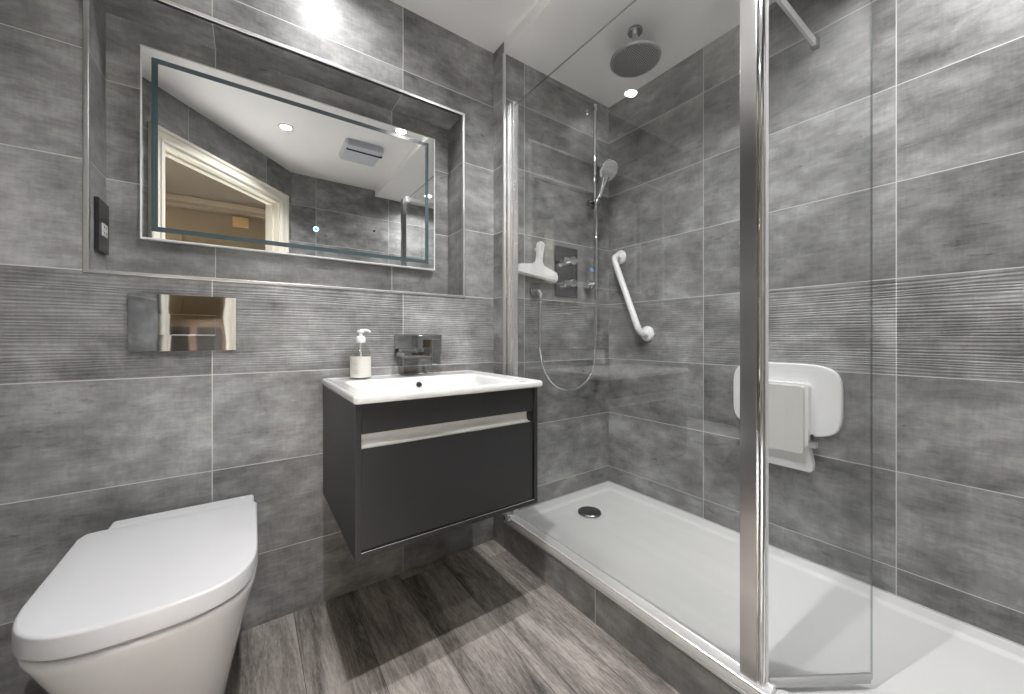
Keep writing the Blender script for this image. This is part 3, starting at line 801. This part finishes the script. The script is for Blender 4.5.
for rr_, cnt in ((.012, 6), (.022, 12), (.032, 18), (.041, 24)):
    for k in range(cnt):
        t_ = 2 * PI * k / cnt; p = hc + ax * .0118 + (a_ * math.cos(t_) + b_ * math.sin(t_)) * rr_
        add_cyl(bm, p, p + ax * .0018, .0014, n=6)
obj('spray_nozzles', bm, princ('grey_nozzles', (.32, .33, .34), .5), hh, smooth=0)

# ------------------------------------------------------------------ overhead rain shower
rh = thing('rain_shower_head', 'large round overhead shower head on a short ceiling arm', 'shower head', (1.31, .981, ZC))
bm = B(); add_cyl(bm, (1.312, .982, ZC + .001), (1.312, .982, ZC - .012), .030, n=36, bev=.003)
obj('ceiling_flange', bm, M['darkchrome'], rh)
bm = B(); add_cyl(bm, (1.312, .982, ZC - .01), (1.312, .982, 2.103), .011, n=24)
add_lathe(bm, [(.011, 0), (.017, -.004), (.019, -.012), (.016, -.02)], (1.312, .982, 2.119))
obj('arm', bm, M['chrome'], rh)
bm = B(); add_lathe(bm, [(0, .012), (.03, .011), (.092, .006), (.100, .002), (.1015, -.003), (.099, -.007), (.096, -.0075), (0, -.0075)], (1.312, .982, 2.096), n=56)
hd_ = obj('spray_plate', bm, princ('brushed_plate', (.46, .46, .47), .28, metal=1), rh, smooth=40)
bm = B()
for i in range(-10, 11):
    for j in range(-10, 11):
        x, y = i * .0092 + (j % 2) * .0046, j * .0086
        if math.hypot(x, y) < .092:
            add_lathe(bm, [(.0030, 0), (.0022, -.0022), (.0003, -.0026)], (1.312 + x, .982 + y, 2.0888), n=6)
obj('spray_nozzles', bm, princ('black_nozzles', (.03, .03, .032), .5), hd_, smooth=0)

# ------------------------------------------------------------------ squeegee
sq = thing('squeegee', 'white plastic shower squeegee hanging beside the valve', 'squeegee', (1.11, YS, 1.30))
sqm = Matrix.Translation((1.1085, YS - .030, 1.262)) @ Matrix.Rotation(math.radians(6), 4, 'Y')
def sqo(pts, y0, y1, r=0.002):
    bm = B(); rings = []
    c = sum((Vector((x, 0, z)) for x, z in pts), Vector()) / len(pts)
    for y, s in ((y0, .97), (y0 + r, 1), (y1 - r, 1), (y1, .97)):
        rings.append([Vector((c.x + (x - c.x) * s, y, c.z + (z - c.z) * (s if s == 1 else .93))) for x, z in pts])
    loft(bm, rings); xform(bm, 0, sqm); return bm
head = [(-.118, -.034), (.118, -.034), (.120, -.016), (.110, .004), (.060, .014), (.030, .022), (.017, .036), (.014, .060), (-.014, .060), (-.017, .036), (-.030, .022), (-.060, .014), (-.108, .004), (-.120, -.016)]
hb = obj('blade_holder', sqo(head, -.010, .008), M['gloss'], sq, smooth=40)
obj('rubber_blade', sqo([(-.119, -.041), (.119, -.041), (.119, -.033), (-.119, -.033)], -.003, .001), princ('cream_rubber', (.62, .62, .55), .5), hb, smooth=0)
grip = [(-.013, .05), (.013, .05), (.0135, .08), (.016, .10), (.0165, .118), (.012, .128), (.0, .131), (-.012, .128), (-.0165, .118), (-.016, .10), (-.0135, .08)]
hg = obj('handle', sqo(grip, -.013, .009), M['gloss'], sq, smooth=40)
bm = B(); rs_ = [(x * .011 / .011, z) for x, z in rrect(-.007, .007, .086, .122, .006, 4)]
obj('grip_inlay', sqo(rs_, -.0145, -.012, .0005), M['greyseat'], hg, smooth=40)
bm = B(); add_cyl(bm, sqm @ Vector((0, .005, .10)), (1.119, YS + .001, 1.36), .010, n=16); obj('wall_hook', bm, M['gloss'], sq)

# ------------------------------------------------------------------ grab rail on the side wall
gr = thing('grab_rail', 'white angled grab rail fixed to the shower side wall', 'grab rail', (XR, 1.23, 1.17))
gt = Vector((XR, 1.3163, 1.3729)); gb = Vector((XR, 1.1497, .9626)); so_ = .062
dirr = (gb - gt).normalized(); ex = Vector((-so_, 0, 0))
path = [gt + Vector((-.004, 0, 0)), gt + ex * .35] + bez(gt + ex * .45, gt + ex, gt + ex + dirr * .045, 8) + [gt + ex + dirr * .1, gb + ex - dirr * .1] + bez(gb + ex - dirr * .045, gb + ex, gb + ex * .45, 8) + [gb + ex * .35, gb + Vector((-.004, 0, 0))]
bm = B(); add_tube(bm, path, .0155, 22); obj('bar', bm, M['gloss'], gr, smooth=60)
for c in (gt, gb):
    bm = B(); add_lathe(bm, [(.037, -.001), (.038, .004), (.036, .009), (.030, .0125), (.018, .014), (0, .014)], c, (-1, 0, 0), 40)
    obj('wall_flange', bm, M['gloss'], gr, smooth=50)

# ------------------------------------------------------------------ fold-up shower seat
se = thing('shower_chair', 'folded up white and grey shower seat mounted on the side wall', 'shower chair', (XR, .57, .70))
def yz_plate(pts, xa, xb, r=.006):
    """rounded plate in the YZ plane, from xa (wall side) to xb (room side)"""
    bm = B(); c = Vector((0, sum(p[0] for p in pts) / len(pts), sum(p[1] for p in pts) / len(pts)))
    def rg(x, ins):
        out = []
        for y, z in pts:
            v = Vector((y - c.y, z - c.z)); l = v.length; v = v * ((l - ins) / l)
            out.append(Vector((x, c.y + v.x, c.z + v.y)))
        return out
    loft(bm, [rg(xa, 0), rg(xb + r, 0), rg(xb + r * .3, r * .3), rg(xb, r)])
    return bm
def superrect(y0, y1, z0, z1, n=3.6, cnt=56):
    cy, cz, a, b = (y0 + y1) / 2, (z0 + z1) / 2, (y1 - y0) / 2, (z1 - z0) / 2
    o = []
    for k in range(cnt):
        t = 2 * PI * k / cnt; c, s = math.cos(t), math.sin(t)
        o.append((cy + a * math.copysign(abs(c) ** (2 / n), c), cz + b * math.copysign(abs(s) ** (2 / n), s)))
    return o
obj('back_plate', yz_plate(superrect(.393, .738, .594, .850, 4.4), XR, XR - .018, .006), M['gloss'], se, smooth=50)
obj('folded_seat', yz_plate(rrect(.476, .668, .560, .783, .014, 5), XR - .018, XR - .048, .003), M['gloss'], se, smooth=40)
obj('seat_cover', yz_plate(rrect(.4865, .672, .538, .774, .012, 5), XR - .048, XR - .060, .002), M['greyseat'], se, smooth=40)
obj('support_leg', yz_plate([(.480, .470), (.660, .470), (.672, .476), (.680, .485), (.678, .575), (.488, .575), (.479, .55), (.470, .50), (.471, .477)], XR - .002, XR - .024, .003), M['gloss'], se, smooth=50)
bm = B(); add_box(bm, (XR - .046, .456, .5625), (XR - .020, .690, .582), .003); obj('hinge_rod', bm, M['trim'], se)
bm = B(); add_box(bm, (XR - .030, .470, .588), (XR - .014, .488, .604), .002); obj('hinge_bracket', bm, M['blackmat'], se)

# ------------------------------------------------------------------ extractor fan
ex_ = thing('extractor_fan', 'square pale ceiling extractor fan with one slot, seen in the mirror', 'extractor fan', (.652, .395, ZD))
bm = B()
def fr(ins, z): return [Vector((p[0], p[1], z)) for p in rrect(.530 + ins, .778 - ins, .268 + ins, .535 - ins, .02, 5)]
loft(bm, [fr(0, ZD + .001), fr(0, ZD - .030), fr(.006, ZD - .040), fr(.03, ZD - .043)])
cv_ = obj('fan_cover', bm, M['fan'], ex_, smooth=40)
bm = B(); add_box(bm, (.545, .455, ZD - .0450), (.7805, .477, ZD - .034), .001); obj('air_slot', bm, M['black'], cv_)

# ------------------------------------------------------------------ recessed downlights
LB = ['recessed ceiling spotlight nearest the mirror wall, above the vanity left side',
      'recessed ceiling spotlight in the middle of the room, large in the mirror',
      'recessed ceiling spotlight near the pier, at the mirror top edge',
      'recessed shower spotlight at the open end, small at the mirror right edge']
for i, ((x, y, z), lab) in enumerate(zip(LIGHTS, LB)):
    sm = 1.0
    th = thing('downlight', lab, 'ceiling light', (x, y, z), group='recessed ceiling spotlights')
    bm = B(); rs = []
    for r, h in ((.044, .001), (.044, -.003), (.041, -.006), (.032, -.0055), (.028, .0)):
        rs.append([Vector((x + r * sm * math.cos(2 * PI * k / 36), y + r * sm * math.sin(2 * PI * k / 36), z + h)) for k in range(36)])
    loft(bm, rs, False, False); obj('bezel', bm, M['whiteframe'], th)
    bm = B(); add_cyl(bm, (x, y, z), (x, y, z - .002), .029 * sm, n=32); obj('lamp_lens', bm, M['lens'], th, smooth=0)
    ld = bpy.data.lights.new('downlight_beam', 'AREA'); ld.shape = 'DISK'; ld.size = .034; ld.energy = POWER[i]; ld.color = (1.0, .993, .985)
    ld.spread = math.radians(SPREAD[i])
    lo = bpy.data.objects.new('downlight_beam', ld); COL.objects.link(lo); lo.parent = th; lo.location = (0, 0, -.0075)
    lo.visible_camera = True

# ------------------------------------------------------------------ the hall behind the camera (seen only in the mirror and chrome)
HX0, HX1, HY0, HY1, HZ = -2.9, 2.0, -2.25, 1.7, 2.48
bm = B(); q4(bm, (HX0, HY0, 0), (HX1, HY0, 0), (HX1, HY0, HZ), (HX0, HY0, HZ)); struct('wall_hall_far', bm, M['hallwall'], smooth=0)
bm = B(); q4(bm, (HX0, HY0, 0), (HX0, HY1, 0), (HX0, HY1, HZ), (HX0, HY0, HZ)); struct('wall_hall_left', bm, M['hallwall'], smooth=0)
bm = B(); q4(bm, (HX1, HY0, 0), (HX1, HY1, 0), (HX1, HY1, HZ), (HX1, HY0, HZ)); struct('wall_hall_right', bm, M['hallwall'], smooth=0)
bm = B(); q4(bm, (HX0, HY1, 0), (HX1, HY1, 0), (HX1, HY1, HZ), (HX0, HY1, HZ)); struct('wall_hall_near', bm, M['hallwall'], smooth=0)
bm = B(); q4(bm, (HX0, HY0, HZ), (HX1, HY0, HZ), (HX1, HY1, HZ), (HX0, HY1, HZ)); struct('ceiling_hall', bm, M['hallceil'], smooth=0)
bm = B(); q4(bm, (HX0, HY0, -.004), (HX1, HY0, -.004), (HX1, HY1, -.004), (HX0, HY1, -.004)); struct('floor_hall', bm, M['hallfloor'], smooth=0)
bm = B()
cp = [(0, 0), (.0, -.11), (.012, -.11), (.016, -.095), (.030, -.085), (.045, -.05), (.075, -.03), (.085, -.015), (.10, -.012), (.10, 0)]
loft(bm, [[Vector((HX0, HY0 + a, HZ + b)) for a, b in cp], [Vector((HX1, HY0 + a, HZ + b)) for a, b in cp]])
struct('trim_8', bm, M['hallwall'], smooth=25)
# hall wall back of the wall behind the shower entrance
bm = B(); q4(bm, (A0.x, YB - .12, 0), (HX1, YB - .12, 0), (HX1, YB - .12, HZ), (A0.x, YB - .12, HZ)); struct('wall_hall_partition', bm, M['hallwall'], smooth=0)
# hall doorway frame on the far wall
bm = B()
for lo, hi in (((-1.55, HY0, 0), (-1.48, HY0 + .025, 2.07)), ((-.66, HY0, 0), (-.59, HY0 + .025, 2.07)), ((-1.48, HY0, 2.0), (-.66, HY0 + .025, 2.07))): add_box(bm, lo, hi, .004)
add_box(bm, (-1.48, HY0, 0), (-.66, HY0 + .012, 2.0), 0)
struct('door_1', bm, M['hallwall'], smooth=30)
cb = thing('wall_chime', 'small honey coloured box on the hall wall, seen in the mirror', 'door chime', (-.075, HY0, 2.29))
bm = B(); add_box(bm, (-.150, HY0, 2.235), (.0, HY0 + .05, 2.345), .004); obj('chime_box', bm, M['oak'], cb)
bm = B(); add_box(bm, (-.138, HY0 + .049, 2.245), (-.012, HY0 + .054, 2.335), .002); obj('chime_front', bm, M['oak'], cb)
dk = thing('glazed_cabinet', 'dark glazed cabinet in the hall, reflected in the flush plate', 'cabinet', (-.45, HY0, 0))
bm = B(); add_box(bm, (-.95, HY0 + .03, 0), (.25, HY0 + .35, 1.14), .006); obj('cabinet_body', bm, M['wood'], dk)
for a in (-.93, -.33):
    bm = B(); add_box(bm, (a, HY0 + .35, .06), (a + .56, HY0 + .362, 1.10), .003); d_ = obj('door', bm, M['wood'], dk)
    bm = B(); add_box(bm, (a + .05, HY0 + .360, .12), (a + .51, HY0 + .364, 1.04)); obj('door_glass', bm, M['darkglass'], d_)
ld = bpy.data.lights.new('hall_lamp', 'AREA'); ld.shape = 'DISK'; ld.size = .25; ld.energy = HALL_POWER; ld.color = (1.0, .84, .62)
lo = bpy.data.objects.new('hall_lamp', ld); COL.objects.link(lo); lo.location = (-1.2, -1.5, 2.40)
hl_ = thing('hall_ceiling_lamp', 'round hall ceiling lamp, only seen by reflection', 'ceiling light', (-1.2, -1.5, HZ))
bm = B(); add_lathe(bm, [(.15, 0), (.15, -.02), (.12, -.05), (0, -.06)], (-1.2, -1.5, HZ)); obj('lamp_shade', bm, M['cream'], hl_)

for i, (x, y, w) in enumerate(HALL_FILL):      # unseen fill lights, added to bounce light off the floor onto the bathroom ceiling
    th = thing('downlight', ['added unseen fill light just outside the bathroom doorway', 'added unseen fill light farther along the hall'][i], 'ceiling light', (x, y, HZ), group='added hall fill lights')
    bm = B(); add_lathe(bm, [(.046, .001), (.046, -.003), (.041, -.006), (.032, -.005), (.030, -.001)], (x, y, HZ)); obj('bezel', bm, M['whiteframe'], th)
    bm = B(); add_cyl(bm, (x, y, HZ - .005), (x, y, HZ - .0075), .029, n=32); obj('lamp_lens', bm, M['lens'], th, smooth=0)
    ld = bpy.data.lights.new('hall_fill_beam', 'AREA'); ld.shape = 'DISK'; ld.size = .05; ld.energy = w; ld.color = (1.0, .99, .985); ld.spread = math.radians(70)
    lo = bpy.data.objects.new('hall_fill_beam', ld); COL.objects.link(lo); lo.parent = th; lo.location = (0, 0, -.010)
